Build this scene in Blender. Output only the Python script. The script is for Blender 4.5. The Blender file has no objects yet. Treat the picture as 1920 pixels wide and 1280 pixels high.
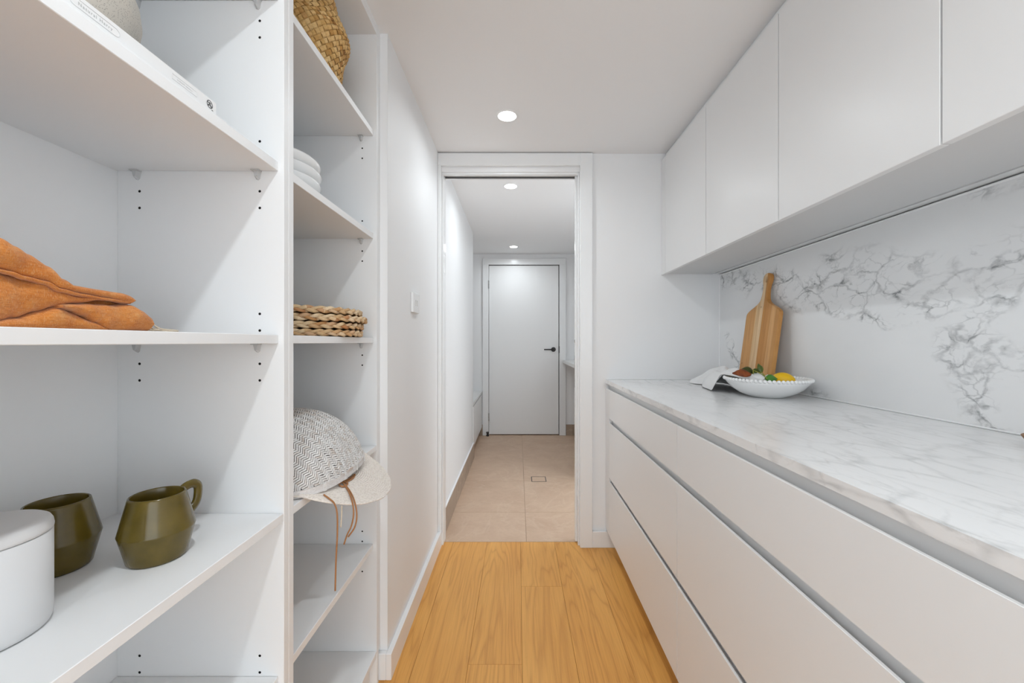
import bpy, bmesh, math, random
from mathutils import Vector, Matrix, noise as mnoise
random.seed(7)
PI = math.pi
sc = bpy.context.scene
COL = sc.collection

# ------------------------------------------------------------------ camera, world, exposure
F, U0, V0, CH = 747.0, 971.5, 641.0, 1.115          # focal length in px, principal point, eye height
cam = bpy.data.cameras.new('camera')
cam.sensor_fit = 'HORIZONTAL'; cam.sensor_width = 36.0
cam.lens = F / 1920 * 36
cam.shift_x = -(U0 - 960) / 1920
cam.shift_y = (V0 - 640) / 1920
cam.clip_start = 0.02
camo = bpy.data.objects.new('camera', cam); COL.objects.link(camo)
camo.location = (0, 0, CH); camo.rotation_euler = (PI / 2, 0, 0)
sc.camera = camo

WORLD_STRENGTH = 1.45
LAMP_PANTRY = 1.05
LAMP_NEAR = 2.3
LAMP_HALL = 1.2
w = bpy.data.worlds.new('world'); sc.world = w; w.use_nodes = True
bg = w.node_tree.nodes['Background']
bg.inputs[0].default_value = (0.89, 0.955, 1.0, 1); bg.inputs[1].default_value = WORLD_STRENGTH
vs = sc.view_settings
vs.view_transform = 'Standard'; vs.look = 'None'; vs.gamma = 1.0; vs.exposure = 1.15; vs.use_curve_mapping = False

def at(u, v, Y):
    return Vector(((u - U0) * Y / F, Y, CH - (v - V0) * Y / F))

# ------------------------------------------------------------------ materials
def lin(r, g, b):
    f = lambda c: (c / 255 / 12.92) if c / 255 <= 0.04045 else ((c / 255 + 0.055) / 1.055) ** 2.4
    return (f(r), f(g), f(b), 1)

class G:
    """small helper round one node tree"""
    def __init__(s, name, color=(.8, .8, .8, 1), rough=.5, spec=.5):
        s.m = bpy.data.materials.new(name); s.m.use_nodes = True
        s.t = s.m.node_tree; s.b = s.t.nodes['Principled BSDF']
        s.b.inputs['Base Color'].default_value = color
        s.b.inputs['Roughness'].default_value = rough
        s.b.inputs['Specular IOR Level'].default_value = spec
    def n(s, typ, ins=None, **props):
        nd = s.t.nodes.new('ShaderNode' + typ)
        for k, v in props.items(): setattr(nd, k, v)
        for k, v in (ins or {}).items(): s.put(nd.inputs[k], v)
        return nd
    def put(s, sock, v):
        if isinstance(v, bpy.types.NodeSocket): s.t.links.new(v, sock)
        else: sock.default_value = v
    def math(s, op, a, b=0.0, c=None, clamp=False):
        nd = s.t.nodes.new('ShaderNodeMath'); nd.operation = op; nd.use_clamp = clamp
        s.put(nd.inputs[0], a); s.put(nd.inputs[1], b)
        if c is not None: s.put(nd.inputs[2], c)
        return nd.outputs[0]
    def coord(s, scale=(1, 1, 1), kind='Object', rnd=0.0, loc=(0, 0, 0)):
        tc = s.n('TexCoord'); v = tc.outputs[kind]
        mp = s.n('Mapping', {'Vector': v, 'Scale': scale, 'Location': loc})
        v = mp.outputs[0]
        if rnd:
            oi = s.n('ObjectInfo')
            k = s.math('MULTIPLY', oi.outputs['Random'], rnd)
            cx = s.n('CombineXYZ', {'X': k, 'Y': k, 'Z': k})
            va = s.n('VectorMath', {0: v, 1: cx.outputs[0]}, operation='ADD'); v = va.outputs[0]
        return v
    def noise(s, v, scale, detail=3, rough=.5, dist=0, out='Fac'):
        nd = s.n('TexNoise', {'Vector': v, 'Scale': scale, 'Detail': detail, 'Roughness': rough, 'Distortion': dist})
        return nd.outputs[out]
    def ramp(s, fac, stops, interp='LINEAR'):
        nd = s.n('ValToRGB', {'Fac': fac}); cr = nd.color_ramp; cr.interpolation = interp
        while len(cr.elements) > 1: cr.elements.remove(cr.elements[-1])
        cr.elements[0].position = stops[0][0]; cr.elements[0].color = stops[0][1]
        for p, c in stops[1:]:
            e = cr.elements.new(p); e.color = c
        return nd.outputs['Color']
    def mix(s, fac, a, b, mode='MIX'):
        nd = s.n('Mix', data_type='RGBA', blend_type=mode)
        s.put(nd.inputs[0], fac); s.put(nd.inputs[6], a); s.put(nd.inputs[7], b)
        return nd.outputs[2]
    def base(s, c): s.put(s.b.inputs['Base Color'], c)
    def bump(s, h, strength=.2, dist=.001):
        nd = s.n('Bump', {'Height': h, 'Strength': strength, 'Distance': dist})
        s.t.links.new(nd.outputs[0], s.b.inputs['Normal'])

def grey(x): return (x, x, x, 1)
MAT = {}
def paint(name, col, rough, spec=.4, bscale=220, bstr=.04):
    g = G(name, col, rough, spec)
    v = g.coord(kind='Object')
    g.bump(g.noise(v, bscale, 2), bstr, .0006)
    MAT[name] = g.m; return g
paint('wall_paint', (.88, .88, .885, 1), .55, .3)
paint('ceiling_paint', (.92, .92, .925, 1), .8, .2)
paint('gloss_trim', (.88, .885, .89, 1), .22, .5, 60, .02)
paint('cabinet_satin', (.87, .87, .87, 1), .33, .42, 80, .015)
paint('shelf_melamine', (.87, .875, .88, 1), .42, .4, 400, .05)
paint('underside_shade', (.70, .70, .70, 1), .45, .35)
paint('white_ceramic', (.87, .87, .865, 1), .25, .5, 60, .01)
paint('stone_white', (.78, .775, .76, 1), .3, .5)
g = G('black_metal', (.02, .02, .02, 1), .35, .5); MAT['black_metal'] = g.m
g = G('hole_dark', (.012, .012, .012, 1), .8, .1); MAT['hole_dark'] = g.m
g = G('hinge_steel', (.45, .45, .45, 1), .35, .5); g.b.inputs['Metallic'].default_value = .8; MAT['hinge_steel'] = g.m
g = G('clear_plastic', (.86, .87, .88, 1), .2, .5); g.b.inputs['Transmission Weight'].default_value = .35; MAT['clear_plastic'] = g.m
g = G('slot_shade_dark', (.10, .10, .10, 1), .5, .4); MAT['slot_shade_dark'] = g.m
g = G('bounce_grey', (.5, .5, .5, 1), .6, .3); MAT['bounce_grey'] = g.m
g = G('dark_brown', lin(90, 55, 25), .6); MAT['dark_brown'] = g.m
g = G('grout', lin(176, 148, 124), .8); MAT['grout'] = g.m
g = G('sealant', (.92, .92, .92, 1), .3, .5); MAT['sealant'] = g.m
g = G('print_grey', (.50, .50, .50, 1), .6); MAT['print_grey'] = g.m
g = G('print_faint', (.66, .66, .66, 1), .6); MAT['print_faint'] = g.m
g = G('print_dark', (.06, .06, .065, 1), .6); MAT['print_dark'] = g.m
g = G('book_cover', (.84, .84, .84, 1), .45, .4); MAT['book_cover'] = g.m
g = G('paper', (.80, .79, .76, 1), .8, .2); MAT['paper'] = g.m
g = G('lens', (1, 1, 1, 1), .4)
g.b.inputs['Emission Color'].default_value = (1, .985, .96, 1); g.b.inputs['Emission Strength'].default_value = 7.0; MAT['lens'] = g.m

# oak planks
g = G('oak', rough=.42, spec=.35)
v = g.coord((1, .10, 1), rnd=37.0)
n1 = g.noise(v, 5.5, 3, .5, .35)
rings = g.math('PINGPONG', g.math('MULTIPLY', n1, 17.0), .5)
rings = g.math('POWER', g.math('MULTIPLY', rings, 2.0), 3.0)
v2 = g.coord((260, 6, 1), rnd=11.0)
fine = g.noise(v2, 1.0, 4, .65)
v3 = g.coord((7, 1.2, 1), rnd=23.0)
blot = g.noise(v3, 1.0, 2)
oi = g.n('ObjectInfo')
c = g.ramp(blot, [(.3, lin(228, 164, 84)), (.7, lin(240, 180, 98))])
c = g.mix(g.math('MULTIPLY', rings, .36), c, lin(176, 110, 44))
c = g.mix(g.math('MULTIPLY', g.math('SUBTRACT', fine, .42, clamp=True), .95), c, lin(160, 98, 40))
c = g.mix(g.math('MULTIPLY', oi.outputs['Random'], .30), c, lin(222, 160, 84))
kv = g.coord((1, .55, 1), rnd=51.0)
kn = g.n('TexVoronoi', {'Vector': kv, 'Scale': 1.35})
knot = g.math('LESS_THAN', kn.outputs['Distance'], .012)
c = g.mix(g.math('MULTIPLY', knot, .75), c, lin(92, 52, 24))
g.base(c); g.bump(fine, .12, .0005); MAT['oak'] = g.m

# stone-look floor tile
def tile_mat(name, a, b, vein):
    g = G(name, rough=.5, spec=.35)
    v = g.coord((1, 1, 1), kind='Object', rnd=19.0)
    n1 = g.noise(v, 5, 6, .6, .6); n2 = g.noise(v, 40, 4, .65)
    c = g.ramp(n1, [(.3, a), (.7, b)])
    c = g.mix(g.math('MULTIPLY', g.math('SUBTRACT', n2, .45, clamp=True), .8), c, vein)
    d = g.noise(v, 2.2, 5, .55, 1.2)
    ve = g.math('SUBTRACT', 1.0, g.math('MULTIPLY', g.math('ABSOLUTE', g.math('SUBTRACT', d, .5)), 42.0), clamp=True)
    c = g.mix(g.math('MULTIPLY', ve, .22), c, lin(226, 206, 184))
    g.base(c); g.bump(n2, .05, .0006); MAT[name] = g.m
tile_mat('floor_tile', lin(200, 170, 145), lin(213, 185, 160), lin(182, 152, 128))
tile_mat('skirting_tile', lin(164, 145, 127), lin(176, 156, 138), lin(150, 130, 114))

# marble-look stone: a per-vertex "vein" attribute says where the quarry pattern runs
def marble(name, scale, stretch, streaks):
    g = G(name, rough=.22, spec=.45)
    at_ = g.n('Attribute', attribute_name='vein'); dens = at_.outputs['Fac']
    v = g.coord(stretch, kind='Object')
    wv = g.n('TexNoise', {'Vector': v, 'Scale': scale * (.8 if not streaks else .9), 'Detail': 4.5 if not streaks else 5.0, 'Roughness': .55})
    sub = g.n('VectorMath', {0: wv.outputs['Color'], 1: (.5, .5, .5)}, operation='SUBTRACT')
    scl = g.n('VectorMath', {0: sub.outputs[0], 'Scale': .155 if not streaks else .09}, operation='SCALE')
    vv = g.n('VectorMath', {0: v, 1: scl.outputs[0]}, operation='ADD').outputs[0]
    def edge(sc_, wdt):
        vo = g.n('TexVoronoi', {'Vector': vv, 'Scale': sc_, 'Randomness': 1.0}, feature='DISTANCE_TO_EDGE')
        e = g.math('DIVIDE', vo.outputs['Distance'], wdt)
        return g.math('SUBTRACT', 1.0, e, clamp=True)
    e1 = edge(scale, .075); e2 = edge(scale * 2.1, .07)
    br = g.noise(v, scale * 1.3, 4, .6)
    brk = g.math('MULTIPLY', g.math('SUBTRACT', br, .30, clamp=True), 4.5, clamp=True)
    brk2 = g.math('MULTIPLY', g.math('SUBTRACT', br, .42, clamp=True), 6.0, clamp=True)
    blot = g.noise(vv, scale * (1.7 if not streaks else 2.4), 6, .66)
    bl = g.math('MULTIPLY', g.math('SUBTRACT', blot, .54, clamp=True), 7.0, clamp=True)
    bl = g.math('MULTIPLY', bl, g.math('POWER', edge(scale, .20), .7) if not streaks else brk2)
    k = g.math('ADD', g.math('MULTIPLY', g.math('MULTIPLY', e1, brk), .62), g.math('MULTIPLY', g.math('MULTIPLY', e2, brk2), .50))
    k = g.math('ADD', k, g.math('MULTIPLY', bl, .95 if not streaks else .75))
    k = g.math('MULTIPLY', g.math('MULTIPLY', k, dens), .95 if not streaks else .62, clamp=True)
    fl = g.noise(vv, scale * 5, 5, .7)
    flk = g.math('MULTIPLY', g.math('SUBTRACT', fl, .66, clamp=True), 3.0, clamp=True)
    k = g.math('ADD', k, g.math('MULTIPLY', flk, .18), clamp=True)
    soft = g.noise(v, scale * .5, 3)
    c = g.ramp(soft, [(.3, (.85, .852, .855, 1)), (.7, (.89, .89, .89, 1))])
    c = g.mix(k, c, lin(138, 140, 141))
    g.base(c); MAT[name] = g.m
marble('marble_splash', 10.5, (1, .80, 1.25), False)
marble('marble_top', 6.0, (2.4, 1.0, 2.4), True)

# glazes, fabrics, fibres
g = G('olive_glaze', rough=.2, spec=.5); v = g.coord()
g.base(g.ramp(g.noise(v, 30, 4), [(.35, lin(88, 74, 24)), (.7, lin(102, 86, 32))])); MAT['olive_glaze'] = g.m
g = G('olive_inside', lin(70, 58, 26), .3); MAT['olive_inside'] = g.m
g = G('canister_white', (.70, .70, .705, 1), .4, .4); MAT['canister_white'] = g.m
g = G('speckled', rough=.75, spec=.2); v = g.coord()
sp = g.n('TexVoronoi', {'Vector': v, 'Scale': 520.0})
k = g.math('LESS_THAN', sp.outputs['Distance'], .30)
k2 = g.math('GREATER_THAN', g.noise(v, 200, 2), .42)
c = g.ramp(g.noise(v, 9, 4), [(.35, lin(186, 182, 175)), (.65, lin(206, 196, 183))])
g.base(g.mix(g.math('MULTIPLY', g.math('MULTIPLY', k, k2), .65), c, lin(128, 124, 118)))
g.bump(g.noise(v, 120, 3), .2, .001); MAT['speckled'] = g.m

def fibre(name, cols, rough=.65):
    g = G(name, rough=rough, spec=.25)
    a = g.n('Attribute', attribute_name='tint').outputs['Fac']
    v = g.coord()
    c = g.ramp(a, cols)
    n = g.noise(g.coord((1, 1, 3)), 180, 4, .6)
    c = g.mix(g.math('MULTIPLY', g.math('SUBTRACT', n, .45, clamp=True), 1.1), c, lin(120, 84, 46))
    g.base(c); g.bump(n, .25, .001); MAT[name] = g.m
fibre('seagrass', [(0, lin(186, 140, 78)), (.35, lin(212, 170, 106)), (.75, lin(228, 192, 134)), (.92, lin(206, 160, 100)), (1, lin(150, 104, 54))])
fibre('braid_straw', [(0, lin(184, 136, 88)), (.4, lin(208, 176, 134)), (.8, lin(224, 200, 166)), (1, lin(176, 116, 66))])
fibre('bamboo_wash', [(0, lin(222, 219, 216)), (.6, lin(238, 236, 234)), (1, lin(214, 204, 196))])
fibre('bamboo_rim', [(0, lin(214, 208, 204)), (.6, lin(226, 222, 220)), (1, lin(176, 140, 112))])
fibre('paper_braid', [(0, lin(222, 208, 194)), (.5, lin(238, 228, 218)), (1, lin(240, 232, 224))])
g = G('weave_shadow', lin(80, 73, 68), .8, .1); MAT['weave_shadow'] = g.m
g = G('leather', lin(168, 116, 74), .55, .3); MAT['leather'] = g.m
g = G('leather_dark', lin(110, 76, 54), .6, .3); MAT['leather_dark'] = g.m
g = G('fringe_cream', lin(222, 206, 184), .8, .2); MAT['fringe_cream'] = g.m
g = G('orange_linen', rough=.85, spec=.15)
v = g.coord()
wx = g.noise(g.coord((1, 1, 6)), 150, 3, .6); wy = g.noise(g.coord((3, 3, 1)), 330, 3, .6)
c = g.ramp(g.noise(v, 38, 5, .65), [(.3, lin(196, 112, 40)), (.55, lin(212, 134, 62)), (.8, lin(214, 160, 104))])
c = g.mix(g.math('MULTIPLY', g.math('SUBTRACT', wx, .45, clamp=True), 2.4), c, lin(168, 84, 20))
c = g.mix(g.math('MULTIPLY', g.math('SUBTRACT', wy, .50, clamp=True), 2.4), c, lin(222, 178, 128))
g.base(c); g.bump(g.math('ADD', wx, wy), .5, .0016)
g.b.inputs['Sheen Weight'].default_value = .25; MAT['orange_linen'] = g.m
g = G('white_linen', (.84, .84, .84, 1), .9, .1)
v = g.coord(); g.bump(g.noise(v, 500, 2), .15, .0006); MAT['white_linen'] = g.m
g = G('lemon_skin', lin(238, 190, 24), .4, .4); v = g.coord(); g.bump(g.noise(v, 220, 2), .25, .001); MAT['lemon_skin'] = g.m
g = G('leaf_green', rough=.4, spec=.4); v = g.coord()
g.base(g.ramp(g.noise(v, 60, 3), [(.3, lin(58, 74, 22)), (.7, lin(92, 108, 40))])); MAT['leaf_green'] = g.m
g = G('leaf_dark', lin(62, 66, 22), .4, .4); MAT['leaf_dark'] = g.m
g = G('leaf_fresh', lin(70, 128, 44), .4, .4); MAT['leaf_fresh'] = g.m
g = G('leaf_rust', rough=.55, spec=.3); v = g.coord()
g.base(g.ramp(g.noise(v, 50, 3), [(.3, lin(84, 36, 16)), (.7, lin(146, 76, 36))])); MAT['leaf_rust'] = g.m
g = G('stem_green', lin(140, 136, 52), .6); MAT['stem_green'] = g.m
# cutting board: glued staves of different timber
g = G('board_wood', rough=.48, spec=.3)
tc = g.n('TexCoord'); sx = g.n('SeparateXYZ', {0: tc.outputs['Object']}).outputs[0]
fx = g.math('ADD', g.math('MULTIPLY', sx, 1 / .233), .5)
c = g.ramp(fx, [(0, lin(206, 156, 98)), (.10, lin(212, 160, 102)), (.31, lin(226, 192, 146)), (.44, lin(236, 206, 164)), (.52, lin(200, 142, 78)), (.68, lin(208, 152, 90)), (.77, lin(222, 172, 116)), (.90, lin(208, 154, 92))], 'CONSTANT')
n = g.noise(g.coord((90, 5, 5)), 1.0, 5, .65)
c = g.mix(g.math('MULTIPLY', g.math('SUBTRACT', n, .4, clamp=True), 1.3), c, lin(150, 92, 40))
kn = g.n('TexVoronoi', {'Vector': g.coord((1, .6, 1)), 'Scale': 26.0})
c = g.mix(g.math('MULTIPLY', g.math('LESS_THAN', kn.outputs['Distance'], .07), .6), c, lin(110, 64, 30))
g.base(c); MAT['board_wood'] = g.m
g = G('dish_wood', lin(150, 112, 78), .5, .3); MAT['dish_wood'] = g.m

# ------------------------------------------------------------------ builders
def obj(name, data, mat=None, parent=None, smooth=False):
    if isinstance(data, bmesh.types.BMesh):
        me = bpy.data.meshes.new(name); data.normal_update(); data.to_mesh(me); data.free()
    else: me = data
    if mat and not me.materials: me.materials.append(MAT[mat])
    if smooth:
        for p in me.polygons: p.use_smooth = True
    o = bpy.data.objects.new(name, me); COL.objects.link(o)
    if parent: o.parent = parent
    return o
def tag(o, label=None, cat=None, group=None, kind=None):
    if label: o['label'] = label
    if cat: o['category'] = cat
    if group: o['group'] = group
    if kind: o['kind'] = kind
    return o
def empty(name, loc=(0, 0, 0), rz=0):
    o = bpy.data.objects.new(name, None); COL.objects.link(o); o.location = loc; o.rotation_euler = (0, 0, rz)
    o.empty_display_size = .05
    return o
def local(bm, origin):
    bmesh.ops.translate(bm, verts=bm.verts, vec=-Vector(origin)); return bm
def box(bm, x0, x1, y0, y1, z0, z1, bev=0.0, seg=1):
    vs_ = [bm.verts.new((x, y, z)) for x in (x0, x1) for y in (y0, y1) for z in (z0, z1)]
    fs = [(0, 1, 3, 2), (4, 6, 7, 5), (0, 4, 5, 1), (2, 3, 7, 6), (0, 2, 6, 4), (1, 5, 7, 3)]
    faces = [bm.faces.new([vs_[i] for i in f]) for f in fs]
    if bev > 0:
        es = list({e for f in faces for e in f.edges})
        bmesh.ops.bevel(bm, geom=es, offset=bev, segments=seg, affect='EDGES', profile=.5)
    return bm
def B(*a, **k): return box(bmesh.new(), *a, **k)
def slab(name, mat, parent, x0, x1, y0, y1, z0, z1, bev=.0008):
    """a box whose object origin sits at its own centre"""
    c = Vector(((x0 + x1) / 2, (y0 + y1) / 2, (z0 + z1) / 2))
    bm = B(x0 - c.x, x1 - c.x, y0 - c.y, y1 - c.y, z0 - c.z, z1 - c.z, bev=bev)
    o = obj(name, bm, mat, parent)
    o.location = c - (parent.location if parent else Vector())
    return o
def lathe(bm, prof, n=64, cx=0, cy=0, cz=0):
    rings = []
    for r, z in prof:
        if r < 1e-6: rings.append([bm.verts.new((cx, cy, cz + z))])
        else: rings.append([bm.verts.new((cx + r * math.cos(2 * PI * i / n), cy + r * math.sin(2 * PI * i / n), cz + z)) for i in range(n)])
    for a, b in zip(rings, rings[1:]):
        for i in range(n):
            j = (i + 1) % n
            if len(a) == 1 and len(b) == 1: continue
            if len(a) == 1: bm.faces.new((a[0], b[j], b[i]))
            elif len(b) == 1: bm.faces.new((a[i], a[j], b[0]))
            else: bm.faces.new((a[i], a[j], b[j], b[i]))
    return bm
def smooth_pts(pts, n):
    """Catmull-Rom through pts, n samples per span"""
    P = [Vector(p) for p in pts]; out = []
    for i in range(len(P) - 1):
        p0, p1, p2, p3 = P[max(i - 1, 0)], P[i], P[i + 1], P[min(i + 2, len(P) - 1)]
        for k in range(n):
            t = k / n
            out.append(.5 * ((2 * p1) + (p2 - p0) * t + (2 * p0 - 5 * p1 + 4 * p2 - p3) * t * t + (3 * p1 - p0 - 3 * p2 + p3) * t ** 3))
    out.append(P[-1].copy()); return out
def tube(bm, pts, rad, seg=8, closed=False, flat=1.0, tint=None, up=None):
    lay = bm.verts.layers.float.get('tint') or (bm.verts.layers.float.new('tint') if tint is not None else None)
    n = len(pts); rings = []
    prev = None
    for i, p in enumerate(pts):
        a = pts[(i - 1) % n] if (closed or i > 0) else pts[i]
        b = pts[(i + 1) % n] if (closed or i < n - 1) else pts[i]
        t = (Vector(b) - Vector(a)).normalized()
        if up is not None: s_ = Vector(up(i) if callable(up) else up)
        elif prev is None: s_ = Vector((0, 0, 1)) if abs(t.z) < .9 else Vector((1, 0, 0))
        else: s_ = prev
        s_ = (s_ - t * s_.dot(t)).normalized(); prev = s_
        q = t.cross(s_)
        r = rad[i] if hasattr(rad, '__len__') else rad
        ring = []
        for k in range(seg):
            an = 2 * PI * k / seg
            v_ = bm.verts.new(Vector(p) + s_ * (math.cos(an) * r) + q * (math.sin(an) * r * flat))
            if lay: v_[lay] = tint if not callable(tint) else tint(i)
            ring.append(v_)
        rings.append(ring)
    m = n if closed else n - 1
    for i in range(m):
        a, b = rings[i], rings[(i + 1) % n]
        for k in range(seg):
            j = (k + 1) % seg
            bm.faces.new((a[k], a[j], b[j], b[k]))
    if not closed:
        bm.faces.new(list(reversed(rings[0]))); bm.faces.new(rings[-1])
    return bm
def sheet(bm, fn, nu, nv):
    g_ = [[bm.verts.new(fn(i / nu, j / nv)) for j in range(nv + 1)] for i in range(nu + 1)]
    for i in range(nu):
        for j in range(nv):
            bm.faces.new((g_[i][j], g_[i + 1][j], g_[i + 1][j + 1], g_[i][j + 1]))
    return bm
def prism_y(bm, poly, y0, y1):
    """polygon of (x,z) extruded along y"""
    a = [bm.verts.new((x, y0, z)) for x, z in poly]; b = [bm.verts.new((x, y1, z)) for x, z in poly]
    n = len(poly)
    bm.faces.new(a); bm.faces.new(list(reversed(b)))
    for i in range(n):
        j = (i + 1) % n
        bm.faces.new((a[i], b[i], b[j], a[j]))
    bmesh.ops.recalc_face_normals(bm, faces=bm.faces)
    return bm
def text_mesh(body, size, spacing=1.0):
    cu = bpy.data.curves.new('lettering', 'FONT'); cu.body = body; cu.size = size; cu.space_character = spacing
    cu.extrude = .00005; cu.resolution_u = 3
    o = bpy.data.objects.new('lettering_tmp', cu); COL.objects.link(o)
    bpy.context.view_layer.update()
    me = bpy.data.meshes.new_from_object(o.evaluated_get(bpy.context.evaluated_depsgraph_get()))
    bpy.data.objects.remove(o); bpy.data.curves.remove(cu)
    return me
def struct(name, bm, mat, label, cat, smooth=False):
    o = obj(name, bm, mat, smooth=smooth); tag(o, label, cat, kind='structure'); return o

# ------------------------------------------------------------------ room shell
H, HH = 2.144, 2.166            # pantry and hall ceiling heights
XW = -.436                      # left wall face
YB = 2.178                      # back wall face (door wall)
YF = 4.772                      # far wall of the hall
XS = 1.1026                     # splashback face
XR = 1.1226                     # right wall face

bm = bmesh.new(); box(bm, -.86, 1.2, -1.2, 2.2238, -.06, -.014)
fl = obj('floor', bm, 'dark_brown')
struct('floor_unseen', B(-3, 3, -4.2, -1.2005, -.06, 0), 'bounce_grey', 'unseen pale grey floor added behind the viewer for the light', 'floor')  # unseen slab added behind the viewer, neutral grey to keep bounced light uncoloured
tag(fl, 'honey oak plank floor of the pantry aisle', 'floor', kind='structure')
edges = [.0138 + .187 * k for k in range(-3, 5)]
joints = {-3: [.62], -2: [.25], -1: [1.379], 0: [1.8185, .1], 1: [.55], 2: [1.05], 3: []}
for i, k in enumerate(range(-3, 4)):
    x0, x1 = edges[i], edges[i + 1]
    ys = [-1.2] + sorted(joints[k]) + [2.2235]
    for y0, y1 in zip(ys, ys[1:]):
        slab('plank', 'oak', fl, x0 + .0004, x1 - .0004, y0 + .0004, y1 - .0004, -.014, 0, bev=.0006)
fh = obj('floor_tiled', B(-1.05, 1.25, 2.2245, 5.0, -.06, -.002), 'grout')
tag(fh, 'beige stone-look tiled floor of the hall beyond the doorway', 'floor', kind='structure')
rows = [2.2245, 2.61, 3.197, 3.784, 4.371, 4.80]
cols = [-1.05, -.554, .046, .646, 1.25]
DR = (.105, .229, 3.18, 3.30)   # drain opening
for a, b in zip(cols, cols[1:]):
    for c_, d in zip(rows, rows[1:]):
        slab('tile', 'floor_tile', fh, a + .0011, b - .0011, c_ + .0011, d - .0011, -.012, 0, bev=.0006)

bm = bmesh.new(); box(bm, -.86, 1.25, -1.2, 2.25, H, H + .08); box(bm, -3, 3, -4.2, -1.2, H + .25, H + .33)  # rear slab is unseen, added so light enters level from behind
struct('ceiling', bm, 'ceiling_paint', 'flat white ceiling above the pantry aisle', 'ceiling')
struct('ceiling_hall', B(-1.05, 1.25, 2.25, 5.0, HH, HH + .08), 'ceiling_paint', 'flat white ceiling of the hall beyond the doorway', 'ceiling')
struct('wall_left', B(-.82, XW, 1.33, 2.26, -.01, H + .02), 'wall_paint', 'plain white wall with the light switch beside the open shelves', 'wall')
struct('wall_shelving', B(-.86, -.802, -1.2, 1.33, -.01, H + .02), 'wall_paint', 'white wall behind the open shelf units', 'wall')
struct('wall_right', B(XR, XR + .12, -1.2, 2.26, -.01, H + .02), 'wall_paint', 'white wall behind the stone splashback', 'wall')
bm = bmesh.new(); box(bm, .345, XR, YB, 2.26, -.01, H + .02); box(bm, XW, .345, YB, 2.26, 2.045, H + .02)
struct('wall_back', bm, 'wall_paint', 'white end wall around the doorway to the hall', 'wall')
struct('wall_hall_left', B(-1.05, XW, 2.26, 3.85, -.01, HH + .02), 'wall_paint', 'long white left wall of the hall above the tile skirting', 'wall')
struct('wall_niche', B(-1.05, -.90, 3.85, YF, -.01, HH + .02), 'wall_paint', 'white recess wall behind the low hall bench', 'wall')
bm = bmesh.new(); box(bm, -1.05, -.352, YF, 5.0, -.01, HH + .02); box(bm, .493, 1.25, YF, 5.0, -.01, HH + .02)
box(bm, -.352, .493, YF, 5.0, 2.039, HH + .02); box(bm, -.352, .493, 4.86, 5.0, -.01, 2.039)
struct('wall_far', bm, 'wall_paint', 'white far wall of the hall around the closed door', 'wall')
bm = bmesh.new(); box(bm, 1.14, 1.25, 2.26, 2.36, -.01, HH + .02); box(bm, 1.14, 1.25, 2.95, YF, -.01, HH + .02); box(bm, 1.14, 1.25, 2.36, 2.95, 2.04, HH + .02)  # opening added out of view to let world light into the hall
struct('wall_hall_right', bm, 'wall_paint', 'white right wall of the hall behind the laundry bench', 'wall')

# baseboards
bm = bmesh.new(); box(bm, XW, -.418, 1.312, 2.185, 0, .088, .002); box(bm, -.4807, XW - .0002, 1.312, 1.3297, 0, .088, .002)
struct('baseboard_left', bm, 'gloss_trim', 'white gloss baseboard wrapping the end of the left wall', 'baseboard')
struct('baseboard_back', B(.403, .545, 2.158, YB, 0, .088, .002), 'gloss_trim', 'short white baseboard between door frame and drawers', 'baseboard')
sk = obj('baseboard_hall', B(-.4358, -.4355, 2.262, 3.848, 0, .14), 'grout'); tag(sk, 'taupe tile skirting along the hall left wall', 'baseboard', kind='structure')
for y0, y1 in zip([2.262, 2.61, 3.197, 3.784], [2.61, 3.197, 3.784, 3.848]):
    slab('tile', 'skirting_tile', sk, -.4355, -.4225, y0 + .0008, y1 - .0008, .0005, .142, .001)
sc_ = slab('sealant_strip', 'sealant', sk, -.4355, -.424, 2.262, 3.848, .142, .147, .001)
sk = obj('baseboard_far', B(.572, 1.13, YF - .001, YF - .0003, 0, .12), 'grout'); tag(sk, 'taupe tile skirting right of the far door', 'baseboard', kind='structure')
slab('tile', 'skirting_tile', sk, .572, .655, YF - .013, YF - .001, .0005, .128, .001)
slab('tile', 'skirting_tile', sk, .657, 1.13, YF - .013, YF - .001, .0005, .128, .001)
sk = obj('baseboard_niche', B(-.48, -.424, YF - .001, YF - .0003, 0, .12), 'grout'); tag(sk, 'taupe tile skirting left of the far door', 'baseboard', kind='structure')
slab('tile', 'skirting_tile', sk, -.48, -.424, YF - .013, YF - .001, .0005, .128, .001)

# near doorway: architrave, lining, sliding door edge
t1 = empty('trim_1', (0, 2.16, 0)); tag(t1, 'white gloss frame around the open doorway to the hall', 'door frame', kind='structure')
def part(parent, name, bm, mat, smooth=False):
    return obj(name, local(bm, parent.location), mat, parent, smooth)
part(t1, 'architrave_head', B(XW + .0005, .3366, 2.158, YB - .0005, 2.0717, 2.1395, .0015), 'gloss_trim')
part(t1, 'architrave_side', B(.3366, .403, 2.158, YB - .0005, 0, 2.1395, .0015), 'gloss_trim')
part(t1, 'architrave_side', B(XW + .0005, -.419, 2.158, YB - .0005, .089, 2.0717, .0015), 'gloss_trim')
part(t1, 'lining_head', B(XW + .0005, .345, 2.186, 2.206, 2.034, 2.0712, .0015), 'gloss_trim')
part(t1, 'lining_head', B(XW + .0005, .345, 2.244, 2.262, 2.034, 2.0712, .0015), 'gloss_trim')
part(t1, 'lining_side', B(XW + .0005, -.411, 2.186, 2.262, 0.0005, 2.034, .0015), 'gloss_trim')
part(t1, 'lining_side', B(.328, .3445, 2.182, 2.206, 0.0005, 2.034, .0015), 'gloss_trim')
part(t1, 'lining_side', B(.328, .3445, 2.244, 2.262, 0.0005, 2.034, .0015), 'gloss_trim')
part(t1, 'sliding_track', B(-.41, .344, 2.206, 2.244, 2.060, 2.068), 'hinge_steel')
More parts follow.
